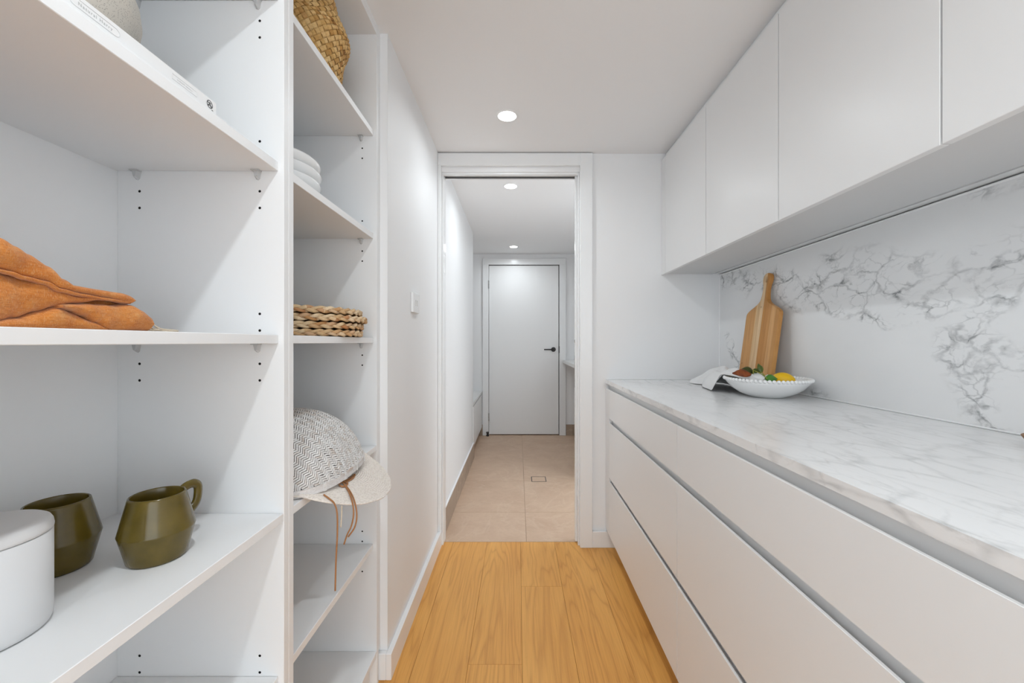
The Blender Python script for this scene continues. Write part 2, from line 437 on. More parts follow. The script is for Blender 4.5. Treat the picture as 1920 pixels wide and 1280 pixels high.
part(t1, 'slot_shade', B(-.41, .327, 2.2425, 2.2438, 2.0345, 2.060), 'slot_shade_dark')  # dark strip: shade of the slot painted over the far lining face
part(t1, 'strike_plate', B(-.411, -.4102, 2.204, 2.244, 1.50, 1.60, .0003), 'sealant')
d2 = empty('door_2', (.33, 2.225, 0)); tag(d2, 'edge of white sliding door tucked into its wall pocket', 'door', kind='structure')
part(d2, 'door_leaf', B(.317, .3444, 2.211, 2.240, .008, 2.052, .0015), 'gloss_trim')
part(d2, 'edge_pull', lathe(bmesh.new(), [(0, 0), (.008, 0), (.008, .003), (.006, .004), (.005, .002), (0, .002)], 20), 'hinge_steel')
ep = d2.children[-1]; ep.location = (.317 - .33, 0, 1.12); ep.rotation_euler = (0, -PI / 2, 0)
for p in list(ep.data.vertices): p.co += Vector(d2.location)
part(d2, 'latch_slot', B(.3166, .3172, 2.234, 2.2385, .86, 1.04), 'hole_dark')

# far door with frame
t2 = empty('trim_2', (0, YF, 0)); tag(t2, 'white gloss frame around the closed door at the hall end', 'door frame', kind='structure')
part(t2, 'architrave_head', B(-.4235, .569, YF - .022, YF, 2.038, 2.111, .0015), 'gloss_trim')
part(t2, 'architrave_side', B(-.4235, -.3515, YF - .022, YF, 0.0005, 2.038, .0015), 'gloss_trim')
part(t2, 'architrave_side', B(.4925, .569, YF - .022, YF, 0.0005, 2.038, .0015), 'gloss_trim')
d1 = empty('door_1', (.07, YF, 0)); tag(d1, 'closed flush white door with black lever handle at the hall end', 'door', kind='structure')
part(d1, 'door_leaf', B(-.348, .4845, YF + .004, YF + .04, .010, 2.0300, .0012), 'cabinet_satin')
for zc in (1.80, .22):
    bm = bmesh.new()
    for q in range(3): lathe(bm, [(0, -.015), (.007, -.015), (.007, .015), (0, .015)], 12, -.350, YF - .0235, zc + (q - 1) * .033)
    part(d1, 'hinge', bm, 'hinge_steel')
hd = part(d1, 'door_handle', lathe(bmesh.new(), [(0, 0), (.028, 0), (.028, .008), (.026, .0095), (.010, .0095), (.010, .046), (0, .046)], 32), 'black_metal')
for p in hd.data.vertices: p.co += Vector(d1.location)
hd.rotation_euler = (PI / 2, 0, 0); hd.location = (.423 - .07, .004, 1.026)
bm = bmesh.new(); tube(bm, [Vector((0, 0, .040)), Vector((-.03, 0, .043)), Vector((-.115, 0, .043))], [.0095, .008, .007], 10)
obj('lever', bm, 'black_metal', hd, True)
part(d1, 'latch', B(.488, .4935, YF - .024, YF - .006, .985, 1.065), 'black_metal')
ds = obj('door_stop', lathe(bmesh.new(), [(0, 0), (.017, 0), (.017, .01), (.012, .014), (.012, .03), (.016, .034), (.016, .046), (.012, .05), (0, .05)], 24), 'black_metal', smooth=False)
ds.location = (-.362, YF - .045, 0.0005); tag(ds, 'small black rubber door stop on the floor by the far door', 'door stop')

# ------------------------------------------------------------------ downlights
def downlight(x, y, z, label, watts):
    r = empty('ceiling_downlight', (x, y, z)); tag(r, label, 'downlight', 'recessed ceiling downlights in one row')
    bm = lathe(bmesh.new(), [(.041, -.0002), (.041, -.003), (.044, -.0035), (.049, -.0022), (.050, -.0002)], 48); obj('trim_ring', bm, 'sealant', r, True)
    bm = lathe(bmesh.new(), [(.0408, -.0016), (0, -.0016)], 48); obj('lens', bm, 'lens', r)
    L = bpy.data.lights.new('lamp', 'AREA'); L.shape = 'DISK'; L.size = .06; L.energy = watts; L.color = (.885, .957, 1.0)
    L.spread = math.radians(160)
    o = bpy.data.objects.new('lamp', L); COL.objects.link(o); o.parent = r; o.location = (0, 0, -.0045)
    return r
downlight(-.05, 1.813, H, 'round ceiling downlight in the pantry ceiling, just before the doorway', LAMP_PANTRY)
downlight(-.05, .15, H, 'round ceiling downlight above the viewer, between shelves and cabinets', LAMP_NEAR)
downlight(-.05, -1.05, H, 'unseen downlight added behind the viewer to light the shelf panels', LAMP_NEAR * .7)  # added lamp, out of view, for the shelf sides that face it
downlight(-.05, 2.686, HH, 'round ceiling downlight seen just below the door head, first in the hall', LAMP_HALL)
downlight(-.05, 4.394, HH, 'round ceiling downlight farthest away, in front of the closed door', LAMP_HALL)

# ------------------------------------------------------------------ open shelf units
XF, XB = -.458, -.784
SH = [(1.782, 1.800, -.469), (1.449, 1.467, -.469), (1.112, 1.129, -.4685), (.7636, .7805, -.4588), (.444, .462, -.469), (.097, .114, -.4588)]
def pin_mesh():
    bm = bmesh.new()
    box(bm, -.008, .008, -.0105, 0, -.002, 0, .0004)          # flat tab under the shelf
    poly = [(-.007, -.002), (.007, -.002), (.0045, -.015), (.001, -.018), (-.003, -.016)]
    a = [bm.verts.new((x, 0, z)) for x, z in poly]; b = [bm.verts.new((x * .6, -.008, z * .75)) for x, z in poly]
    bm.faces.new(a); bm.faces.new(list(reversed(b)))
    for i in range(5):
        j = (i + 1) % 5; bm.faces.new((a[i], b[i], b[j], a[j]))
    me = bpy.data.meshes.new('shelf_pin'); bm.to_mesh(me); bm.free(); me.materials.append(MAT['clear_plastic']); return me
PIN = pin_mesh()
def shelf_unit(y0, y1, label):
    r = empty('open_shelf_unit', (-.62, (y0 + y1) / 2, 0)); tag(r, label, 'shelf unit', 'open pantry shelf units')
    ya, yb = y0 + .0165, y1 - .0165
    part(r, 'side_panel', B(XB, XF, y0, ya, 0, 2.128, .0006), 'shelf_melamine')
    part(r, 'side_panel', B(XB, XF, yb, y1, 0, 2.128, .0006), 'shelf_melamine')
    part(r, 'back_panel', B(XB - .015, XB, y0, y1, 0, 2.128), 'shelf_melamine')
    part(r, 'top_panel', B(XB, XF, ya, yb, 2.111, 2.128, .0006), 'shelf_melamine')
    part(r, 'top_filler', B(XF - .016, XF, y0, y1, 2.1282, H - .0005, .0006), 'shelf_melamine')
    part(r, 'kickboard', B(-.4965, -.4812, y0, y1, 0.0005, .0965), 'shelf_melamine')
    hol = bmesh.new()
    for q, (z0, z1, xf) in enumerate(SH):
        sh = part(r, 'shelf', B(XB, xf, ya + .0006, yb - .0006, z0, z1, .0008), 'shelf_melamine')
        if q in (3, 5): continue
        for x in (-.744, -.509):
            for side in (1, -1):
                yy = yb if side > 0 else ya
                p = bpy.data.objects.new('shelf_pin', PIN); COL.objects.link(p); p.parent = r
                p.location = Vector((x, yy, z0 - .0002)) - r.location
                if side < 0: p.rotation_euler = (0, 0, PI)
                for k in (-2, -1, 1, 2):
                    zz = z0 - .007 + .0325 * k
                    if z0 - .004 < zz < z1 + .004: continue
                    d = bmesh.ops.create_circle(hol, cap_ends=True, radius=.0026, segments=12,
                        matrix=Matrix.Translation((x + .004, yy - side * .0003, zz)) @ Matrix.Rotation(side * PI / 2, 4, 'X'))
    part(r, 'pin_holes', hol, 'hole_dark')['kind'] = 'stuff'
    return r
su1 = shelf_unit(0.0, .7955, 'open white shelf unit nearest the camera, with mugs and orange cloth')
su2 = shelf_unit(.7960, 1.3075, 'open white shelf unit farther back, with baskets, placemats and hat')
fp = obj('filler_strip', B(-.476, -.461, 1.3080, 1.3297, .0975, H - .0005), 'shelf_melamine'); tag(fp, 'narrow white filler strip between shelf unit and left wall', 'filler strip', kind='structure')

# ------------------------------------------------------------------ right base drawers, top, splash
XD = .478
def drawer_unit(y0, y1, label, filler=None):
    r = empty('drawer_unit', (.80, (y0 + y1) / 2, 0)); tag(r, label, 'drawer unit', 'base drawer units under the stone worktop')
    ye = filler or y1
    part(r, 'carcass', B(.4975, 1.1, y0, ye, .1005, .8885), 'cabinet_satin')
    part(r, 'kickboard', B(.560, .576, y0, ye, 0.0005, .1), 'cabinet_satin')
    for zb, zt in ((.1007, .382), (.4034, .690), (.7144, .8642)):
        poly = [(XD, zb), (XD, zt - .0008), (XD + .0008, zt), (XD + .0055, zt), (XD + .0185, zt - .014), (XD + .0185, zb)]
        part(r, 'drawer_front', prism_y(bmesh.new(), poly, y0 + .0015, y1 - .0015), 'cabinet_satin')
    if filler:
        poly = [(XD, .1007), (XD, .8634), (XD + .0008, .8642), (XD + .0055, .8642), (XD + .0185, .850), (XD + .0185, .1007)]
        part(r, 'filler_panel', prism_y(bmesh.new(), poly, y1 + .0008, filler), 'cabinet_satin')
    return r
drawer_unit(.298, 1.198, 'white handleless three-drawer unit nearest the camera')
drawer_unit(1.198, 2.094, 'white handleless three-drawer unit beside the doorway', YB - .0005)
ep = obj('end_panel', B(XD, 1.10, .279, .2975, 0.0005, .8885, .0008), 'cabinet_satin'); tag(ep, 'white end panel closing the drawer run nearest the viewer', 'end panel', kind='structure')

def seg_d(p, a, b):
    ax, ay = a; bx, by = b; px, py = p
    dx, dy = bx - ax, by - ay; t = ((px - ax) * dx + (py - ay) * dy) / (dx * dx + dy * dy + 1e-9); t = max(0, min(1, t))
    return math.hypot(px - ax - t * dx, py - ay - t * dy)
def sp_yz(u, v):
    Y = XS * F / (u - U0); return (Y, CH - (v - V0) * Y / F)
VEINS = [([(1360, 520), (1400, 530), (1450, 520), (1500, 560), (1540, 520), (1600, 560), (1560, 490), (1620, 500), (1680, 530)], .055, 1.0),
         ([(1480, 570), (1560, 575), (1625, 590), (1660, 610), (1720, 580), (1790, 560)], .032, .95),
         ([(1640, 500), (1700, 490), (1760, 500), (1830, 540), (1900, 520), (1925, 470)], .05, .55),
         ([(1840, 480), (1860, 540), (1830, 590), (1800, 630), (1840, 600), (1880, 570)], .03, 1.0),
         ([(1850, 500), (1925, 470)], .02, 1.0),
         ([(1780, 640), (1850, 640), (1870, 650)], .025, .8),
         ([(1790, 660), (1830, 720), (1840, 760), (1860, 790)], .035, .8),
         ([(1850, 680), (1900, 690), (1925, 660)], .03, .6),
         ([(1362, 630), (1375, 660), (1385, 690)], .03, 1.0),
         ([(1530, 740), (1550, 746)], .02, .9),
         ([(1840, 360), (1925, 340)], .022, .5)]
VEW = [([sp_yz(*p) for p in path], r, k) for path, r, k in VEINS]
def vein_splash(co):
    p = (co.y, co.z); best = 0
    for path, r, k in VEW:
        d = min(seg_d(p, a, b) for a, b in zip(path, path[1:]))
        rr = r * (.75 + .7 * mnoise.noise(Vector((co.y * 9, co.z * 9, k * 3))))
        best = max(best, k * max(0, min(1, 1.6 - d / max(rr, .006))))
    return best
def grid_block(x0, x1, y0, y1, z0, z1, nx, ny, nz, fn):
    """closed box of fine quads with a per-vertex 'vein' value"""
    bm = bmesh.new()
    def face(o, a, b, na, nb):
        vv = [[bm.verts.new(Vector(o) + Vector(a) * (i / na) + Vector(b) * (j / nb)) for j in range(nb + 1)] for i in range(na + 1)]
        for i in range(na):
            for j in range(nb): bm.faces.new((vv[i][j], vv[i + 1][j], vv[i + 1][j + 1], vv[i][j + 1]))
    X, Y, Z = (x1 - x0, 0, 0), (0, y1 - y0, 0), (0, 0, z1 - z0)
    face((x0, y0, z0), Z, Y, nz, ny); face((x1, y0, z0), Y, Z, ny, nz)
    face((x0, y0, z0), X, Z, nx, nz); face((x0, y1, z0), Z, X, nz, nx)
    face((x0, y0, z0), Y, X, ny, nx); face((x0, y0, z1), X, Y, nx, ny)
    bmesh.ops.remove_doubles(bm, verts=bm.verts, dist=1e-5)
    me = bpy.data.meshes.new('stone'); bm.to_mesh(me); bm.free()
    at_ = me.attributes.new('vein', 'FLOAT', 'POINT')
    at_.data.foreach_set('value', [fn(v_.co) for v_ in me.vertices])
    return me
me = grid_block(XS, XR - .0005, .26, YB - .0008, .9105, 1.482, 2, 190, 58, vein_splash)
spl = obj('stone_splashback', me, 'marble_splash'); tag(spl, 'tall white stone splashback with grey marble veining', 'splashback')
slab('sealant_bead', 'sealant', spl, XS - .0052, XS + .004, .28, YB - .004, .9102, .9148, .0022)
slab('sealant_bead', 'sealant', spl, XS - .0052, XS + .004, YB - .0055, YB + .003, .9102, 1.481, .0022)
slab('sealant_bead', 'sealant', spl, XS - .002, XS + .001, .28, YB - .004, 1.478, 1.4835, .001)
def vein_top(co):
    n = mnoise.noise(Vector((co.x * 2.2 + 3.1, co.y * 1.6, co.z))) + .5 * mnoise.noise(Vector((co.x * 5, co.y * 3 + 7, co.z * 5)))
    e = .45 if co.x < XD + .001 else 0
    return max(.12, min(1, .42 + n * .85 + e))
me = grid_block(XD - .0005, XS - .0002, .279, YB - .0008, .890, .910, 60, 170, 2, vein_top)
top = obj('stone_worktop', me, 'marble_top'); tag(top, 'long white marble-look stone worktop over the drawers', 'worktop')
slab('sealant_bead', 'sealant', top, XD + .004, XS - .006, YB - .006, YB + .003, .9098, .9142, .0022)

# ------------------------------------------------------------------ wall cabinets
def wall_cabinet(ys, label, filler=None):
    y0, y1 = ys[0], ys[-1]; ye = filler or y1
    r = empty('wall_cabinet', (.95, (y0 + y1) / 2, 1.48)); tag(r, label, 'wall cabinet', 'handleless wall cabinets above the worktop')
    part(r, 'carcass', B(.8065, 1.060, y0, ye, 1.502, H - .0006), 'cabinet_satin')
    part(r, 'base_panel', B(.8065, 1.060, y0, ye, 1.486, 1.5018), 'underside_shade')  # greyer than the carcass: shade of the underside put into its colour
    part(r, 'back_rail', B(1.0602, XR - .0004, y0, ye, 1.512, H - .0006), 'cabinet_satin')
    part(r, 'light_rail', B(1.0755, XR - .0004, y0, ye, 1.4875, 1.5115, .0006), 'cabinet_satin')
    for a, b in zip(ys, ys[1:]):
        part(r, 'door', B(.782, .8000, a + .0019, b - .0019, 1.480, 2.104, .0009), 'cabinet_satin')
    if filler: part(r, 'filler_panel', B(.782, .8000, y1 + .001, filler, 1.480, 2.104, .0009), 'cabinet_satin')
    return r
wall_cabinet([.275, .737, 1.198], 'white flush two-door wall cabinet nearest the camera')
wall_cabinet([1.198, 1.6596, 2.12], 'white flush two-door wall cabinet beside the doorway wall', YB - .0006)

# ------------------------------------------------------------------ hall furniture
r = empty('hall_bench', (-.66, 4.31, 0)); tag(r, 'low white bench cabinet in the recess left of the far door', 'bench')
part(r, 'carcass', B(-.899, -.450, 3.8505, YF - .0005, .10, .504), 'cabinet_satin')
part(r, 'drawer_front', B(-.4498, -.432, 3.853, YF - .003, .10, .4885, .001), 'cabinet_satin')
part(r, 'seat_top', B(-.899, -.430, 3.8505, YF - .0005, .5045, .530, .001), 'stone_white')
part(r, 'kickboard', B(-.512, -.50, 3.8505, YF - .016, 0.0005, .0995), 'skirting_tile')
r = empty('laundry_bench', (.83, 4.0, 0)); tag(r, 'pale stone laundry bench right of the far door', 'bench')
part(r, 'bench_top', B(.530, 1.1395, 3.2, YF - .0005, .868, .902, .001), 'stone_white')
part(r, 'end_panel', B(.56, 1.1395, 3.2, 3.218, 0.0005, .8678, .001), 'cabinet_satin')
r = empty('floor_drain', (.167, 3.24, 0)); tag(r, 'square tile-insert floor drain in the beige hall floor', 'drain')
bm = bmesh.new()
for a in ((-.060, -.054, -.060, .060), (.054, .060, -.060, .060), (-.054, .054, -.060, -.054), (-.054, .054, .054, .060)): box(bm, *a, .0004, .0012)
obj('frame', bm, 'black_metal', r)
obj('insert', B(-.0535, .0535, -.0535, .0535, .0003, .0010, .0002), 'floor_tile', r)

# light switch
r = empty('light_switch', (XW, 1.668, 1.278)); tag(r, 'white two-gang light switch on the left wall', 'light switch')
obj('cover_plate', B(0.0003, .0105, -.052, .052, -.041, .041, .002, 2), 'gloss_trim', r)
for dy in (-.012, .012):
    bm = B(.0105, .0125, dy - .005, dy + .005, -.010, .010, .0006); o = obj('rocker', bm, 'gloss_trim', r)
    o.rotation_euler = (0, math.radians(6), 0); o.location = (0, 0, 0)
    obj('rocker_gap', B(.0104, .0108, dy - .0065, dy + .0065, -.012, .012), 'print_grey', r)

# ================================================================== things on the near shelf unit
# book on a booklet
zs = 1.467
bk = obj('booklet', B(-.672, -.4712, .34, .6446, zs + .0003, zs + .0030, .0006), 'book_cover'); tag(bk, 'thin white booklet lying under the spine-lettered book', 'booklet')
r = empty('book', (-.575, .50, zs + .0032)); tag(r, 'white hardcover book with lettered spine lying on the upper near shelf', 'book')
zb0, zb1 = zs + .0032, 1.4905
bm = bmesh.new(); box(bm, -.675, -.4788, .352, .6275, zb0, zb0 + .003, .0004); box(bm, -.675, -.4788, .352, .6275, zb1 - .003, zb1, .0004); box(bm, -.4787, -.475, .352, .6275, zb0, zb1, .0008)
cov = part(r, 'cover', bm, 'book_cover')
part(r, 'pages', B(-.671, -.4792, .356, .6235, zb0 + .0032, zb1 - .0032), 'paper')
def on_spine(o, y, z):
    o.parent = cov; o.rotation_euler = (PI / 2, 0, PI / 2); o.location = Vector((-.4748, y, z)) - r.location
zc = (zb0 + zb1) / 2
o = obj('spine_title', text_mesh('Natural Harry', .0052, 1.22), 'print_grey'); wdt = max(v_.co.x for v_ in o.data.vertices); on_spine(o, .4665 - wdt, zc - .0014)
o = obj('spine_author', text_mesh('HARRIET BIRRELL', .0030, 1.15), 'print_faint'); wd2 = max(v_.co.x for v_ in o.data.vertices); on_spine(o, .568 - wd2 / 2, zc - .0010)
def spine_loop(name, pts, rad, mat):
    bm = bmesh.new(); tube(bm, [Vector((x, z, 0)) for x, z in pts], rad, 6, closed=True); o = obj(name, bm, mat); on_spine(o, 0, zc); return o
pts = []
for k in range(13): a = -PI / 2 + PI * k / 12; pts.append((.4695 + .0055 * math.cos(a), .0046 * math.sin(a)))
for k in range(13): a = PI / 2 + PI * k / 12; pts.append((.4665 - wdt - .003 + .0055 * math.cos(a), .0046 * math.sin(a)))
spine_loop('title_frame', pts, .00018, 'print_faint')
spine_loop('author_frame', [(.547, -.0035), (.589, -.0035), (.589, .0035), (.547, .0035)], .00016, 'print_faint')
bm = bmesh.new()
def ring2d(bm, cx, cz, r0, r1, n=28):
    a = [bm.verts.new((cx + r0 * math.cos(2 * PI * i / n), cz + r0 * math.sin(2 * PI * i / n), .00005)) for i in range(n)]
    b = [bm.verts.new((cx + r1 * math.cos(2 * PI * i / n), cz + r1 * math.sin(2 * PI * i / n), .00005)) for i in range(n)]
    for i in range(n): j = (i + 1) % n; bm.faces.new((a[i], b[i], b[j], a[j]))
ring2d(bm, .6135, .0005, .0048, .0060)
for (x, z, dx, dz) in ((-.0026, .0018, .0018, .0006), (.0012, .0024, .0016, .0007), (-.001, .0002, .0009, .0022), (.0014, -.0008, .0008, .0018), (-.0024, -.0022, .0014, .0008), (.0026, -.0024, .0012, .0012)):
    box(bm, .6135 + x - dx, .6135 + x + dx, .0005 + z - dz, .0005 + z + dz, .00002, .00006)
box(bm, .6172, .6200, -.0068, -.0056, .00002, .00006)
o = obj('publisher_mark', bm, 'print_dark'); on_spine(o, 0, zc)

bm = lathe(bmesh.new(), [(0, 0), (.060, 0), (.072, .006), (.088, .030), (.098, .056), (.1005, .072), (.098, .095), (.088, .120), (.068, .146), (.045, .160), (.032, .168), (.030, .190), (.033, .200), (.029, .200), (.026, .190), (.026, .170), (0, .165)], 72)
vz = obj('speckled_vase', bm, 'speckled', smooth=True); vz.location = (-.617, .508, zb1 + .0003); tag(vz, 'round speckled stone-coloured vase standing on the white book', 'vase')

# orange cloth pile on the eye-level shelf
zs = 1.129
r = empty('orange_throw', (-.58, .45, zs)); tag(r, 'rumpled orange linen throw with cream fringe on the eye-level shelf', 'throw')
def pz(u, v, X=-.52):
    Y = X * F / (u - U0); return (Y, CH - (v - V0) * Y / F)
def curve_at(pts, y):
    if y <= pts[0][0]: return pts[0][1]
    for (a, za), (b, zb_) in zip(pts, pts[1:]):
        if y <= b:
            t = (y - a) / (b - a + 1e-9); t = t * t * (3 - 2 * t); return za + (zb_ - za) * t
    return pts[-1][1]
def cloth_layer(name, lo, hi, xf, depth, seed, bulge=.02, wr=.004, nu=110, y_end_round=.012, seam=None):
    lo = [pz(*p) for p in lo]; hi = [pz(*p) for p in hi]
    ya, yb = max(lo[0][0], hi[0][0]), min(lo[-1][0], hi[-1][0])
    ya -= .0
    prof = []
    for k in range(13): a = -PI / 2 + PI * k / 12; prof.append((math.cos(a) ** .8 if math.cos(a) > 0 else 0, (math.sin(a) + 1) / 2, 0))
    nback = 12
    def fn(s_, t):
        y = ya + (yb - ya) * s_
        zl, zh = curve_at(lo, y), curve_at(hi, y)
        e = min(1.0, (yb - y) / y_end_round) if y_end_round else 1
        e = math.sqrt(max(0.0, 1 - (1 - e) ** 2))
        zm = (zl + zh) / 2; zl = zm + (zl - zm) * e; zh = zm + (zh - zm) * e
        if t < .6:
            a = -PI / 2 + PI * t / .6
            x = xf - bulge + bulge * max(0, math.cos(a)) ** .7; z = zm + (zh - zl) / 2 * math.sin(a)
        else:
            q = (t - .6) / .4; x = xf - bulge - depth * q; z = zh - .02 * q * q
        n1 = mnoise.noise(Vector((y * 26 + seed, z * 34, x * 14 + seed))); n2 = mnoise.noise(Vector((y * 70, z * 120 + seed, seed)))
        lim = min(1, (zh - zl) / .03)
        k = (n1 * wr + n2 * wr * .30) * lim
        z = max(zs + .0006, z + k * .7)
        return Vector((x + k * 1.6, y, z))
    bm = sheet(bmesh.new(), fn, nu, 44)
    o = part(r, name, bm, 'orange_linen', True)
    m = o.modifiers.new('thick', 'SOLIDIFY'); m.thickness = .0022; m.offset = -1
    return o
L0 = -170
cloth_layer('top_fold', [(L0, 480), (0, 507), (22, 511), (44, 520), (87, 529), (114, 543), (153, 551), (197, 559), (250, 572)],
            [(L0, 430), (0, 447), (30, 462), (60, 476), (95, 497), (118, 520), (140, 534), (190, 543), (230, 549), (250, 555)], -.516, .16, 3.1, .016, .0030, y_end_round=.006)
cloth_layer('hem_band', [(L0, 488), (0, 511), (22, 516), (44, 524), (87, 534), (114, 548), (153, 556), (197, 563), (243, 570)],
            [(L0, 480), (0, 504), (22, 508), (44, 516), (87, 526), (114, 540), (153, 549), (197, 557), (243, 564)], -.5175, .10, 8.3, .006, .0012)
cloth_layer('middle_fold', [(L0, 635), (0, 610), (44, 597), (87, 584), (116, 575), (153, 569), (200, 563)],
            [(L0, 478), (0, 500), (44, 514), (87, 525), (116, 541), (153, 551), (200, 559)], -.520, .14, 5.7, .020, .0035)
cloth_layer('inner_fold', [(110, 585), (165, 582), (230, 588), (262, 592)], [(110, 552), (165, 556), (230, 555), (250, 558), (262, 566)], -.535, .12, 2.2, .018, .003)
cloth_layer('lower_fold', [(L0, 640), (0, 618), (60, 619), (120, 620), (180, 621), (208, 621)],
            [(L0, 600), (0, 600), (44, 594), (87, 582), (120, 576), (150, 583), (180, 600), (208, 613)], -.522, .14, 9.4, .020, .0045)
cloth_layer('end_fold', [(118, 577), (140, 582), (165, 592), (185, 606), (208, 620), (240, 621), (286, 621)],
            [(118, 570), (140, 569), (175, 569), (215, 573), (245, 573), (268, 583), (286, 593)], -.517, .12, 1.4, .018, .0035, y_end_round=.002)
bm = bmesh.new(); random.seed(3)
for k in range(44):
    y0, z0 = pz(random.uniform(278, 287), random.uniform(598, 619)); x0 = -.52 - random.uniform(.0, .05)
    ln = random.uniform(.02, .055)
    pts = smooth_pts([(x0, y0, z0), (x0 + random.uniform(-.004, .004), y0 + ln * .35, max(zs + .003, z0 - .010)), (x0 + random.uniform(-.008, .008), y0 + ln * .7, zs + random.uniform(.0012, .004)), (x0 + random.uniform(-.012, .012), y0 + ln, zs + random.uniform(.001, .003))], 4)
    tube(bm, pts, .0008, 5)
o = part(r, 'fringe', bm, 'fringe_cream', True); o['kind'] = 'stuff'

# mugs and canister
zs = .7805
def mug(x, y, hang, label):
    r = empty('mug', (x, y, zs + .0003), hang); tag(r, label, 'mug', 'olive mugs on the near shelf')
    bm = lathe(bmesh.new(), [(0, .002), (.030, .002), (.031, 0), (.0345, 0), (.0368, .003), (.0385, .011), (.0462, .0435), (.0467, .0450), (.0462, .0468), (.0352, .0955), (.0344, .0982), (.0328, .0990), (.0316, .0975), (.0425, .047), (.0430, .045), (.034, .008), (0, .0065)], 72)
    o = obj('body', bm, 'olive_glaze', r, True)
    pts = smooth_pts([(.0362, 0, .0865), (.046, 0, .0925), (.060, 0, .0935), (.0685, 0, .087), (.0695, 0, .074), (.066, 0, .060), (.055, 0, .050), (.0435, 0, .046)], 5)
    bm = bmesh.new(); tube(bm, pts, .0048, 12, flat=1.5, up=(0, 1, 0)); obj('handle', bm, 'olive_glaze', r, True)
mug(-.561, .620, math.radians(84), 'olive green angular mug with its handle showing, on the near shelf')
mug(-.681, .589, math.radians(236), 'olive green angular mug behind the white canister')
r = empty('lidded_canister', (-.609, .447, zs + .0003)); tag(r, 'matte white cylindrical canister with flat lid on the near shelf', 'canister')
obj('body', lathe(bmesh.new(), [(0, 0), (.052, 0), (.0555, .002), (.0572, .006), (.0577, .012), (.0577, .1085), (.0560, .1095), (.0535, .1095), (.0535, .01), (0, .008)], 80), 'canister_white', r, True)
obj('lid', lathe(bmesh.new(), [(0, .1102), (.0570, .1102), (.0580, .1112), (.0582, .1135), (.0575, .1185), (.0555, .1225), (.052, .1248), (.046, .1255), (0, .1258)], 80), 'canister_white', r, True)

# ================================================================== things on the far shelf unit
# belly basket, woven piece by piece
zs = 1.800
prof = smooth_pts([(.112, 0, .002), (.124, 0, .030), (.129, 0, .066), (.135, 0, .100), (.147, 0, .130), (.1485, 0, .148), (.137, 0, .180), (.122, 0, .212), (.117, 0, .245), (.104, 0, .275), (.085, 0, .298)], 8)
def prof_at(t):
    f = min(t, .9999) * (len(prof) - 1); i = int(f); return prof[i].lerp(prof[i + 1], f - i)
def basket_P(u, v):
    p = prof_at(v); q = prof_at(min(1, v + .01)); p0 = prof_at(max(0, v - .01)); d = q - p0
    a = 2 * PI * u; wob = 1 + .03 * math.sin(2 * a + 1) + .018 * math.sin(3 * a + v * 5)
    n2 = Vector((d.z, 0, -d.x)).normalized()
    return Vector((p.x * wob * math.cos(a), p.x * wob * math.sin(a), p.z)), Vector((n2.x * math.cos(a), n2.x * math.sin(a), n2.z))
r = empty('belly_basket', (-.622, 1.075, zs + .0005)); tag(r, 'woven natural seagrass belly basket on the top shelf', 'basket')
random.seed(5); bm = bmesh.new(); lay = bm.verts.layers.float.new('tint')
N2, M2 = 104, 40                      # diagonal lattice: steps round the belly and up the wall
for s0 in range(0, M2 - 1):
    for d0 in range(s0 % 2, N2, 2):
        a0, b0 = (s0 + d0) / 2, (s0 - d0) / 2
        along_a = s0 % 2 == 0; t = random.random(); lf = random.uniform(.8, 1.2); gp = []
        for i in range(5):
            row = []
            for j in range(4):
                x, y = i / 4, .06 + .88 * j / 3
                al, ac = (x * 1.16 - .08, y) if along_a else (y, x * 1.16 - .08)
                a_, b_ = a0 + al, b0 + ac
                vv = min(1, max(0, (a_ + b_) / M2)); p, n = basket_P((a_ - b_) / N2, vv)
                h = .0040 * lf * math.sin(PI * min(1, max(0, x))) ** .7 * (1 - .35 * (2 * (y - .5)) ** 2) - .0008
                q = bm.verts.new(p + n * h); q[lay] = t; row.append(q)
            gp.append(row)
        for i in range(4):
            for j in range(3): bm.faces.new((gp[i][j], gp[i + 1][j], gp[i + 1][j + 1], gp[i][j + 1]) if along_a else (gp[i][j], gp[i][j + 1], gp[i + 1][j + 1], gp[i + 1][j]))
o = obj('woven_strands', bm, 'seagrass', r, True); o['kind'] = 'stuff'
bm = bmesh.new()
sheet(bm, lambda s_, t: basket_P(t, s_)[0] - basket_P(t, s_)[1] * .0012, 30, 60); lathe(bm, [(0, .003), (.101, .003)], 40)
obj('basket_wall', bm, 'seagrass', r, True)

# stacked white bowls and a plate
zs = 1.467
pl = obj('plate', lathe(bmesh.new(), [(0, 0), (.070, 0), (.080, .002), (.104, .009), (.113, .013), (.1125, .0145), (.104, .0125), (.078, .0055), (0, .004)], 72), 'white_ceramic', smooth=True)
pl.location = (-.622, 1.0, zs + .0003); tag(pl, 'thin white plate under the stack of white bowls', 'plate')
bp = [(0, .002), (.048, .002), (.050, 0), (.060, 0), (.062, .003), (.082, .0075), (.099, .0165), (.110, .030), (.1140, .043), (.1125, .0475), (.1095, .0465), (.105, .034), (.094, .0215), (.078, .0135), (.05, .009), (0, .008)]
bme = None
for k, (dx, dy, lb) in enumerate(((0, 0, 'lowest of three stacked white bowls'), (.001, .002, 'middle one of three stacked white bowls'), (-.001, .001, 'uppermost of three stacked white bowls'))):
    if bme is None:
        o = obj('bowl', lathe(bmesh.new(), bp, 72), 'white_ceramic', smooth=True); bme = o.data
    else: o = obj('bowl', bme)
    o.location = (-.622 + dx, 1.0 + dy, zs + .0075 + .0255 * k); tag(o, lb, 'bowl', 'white bowls stacked on the far shelf')

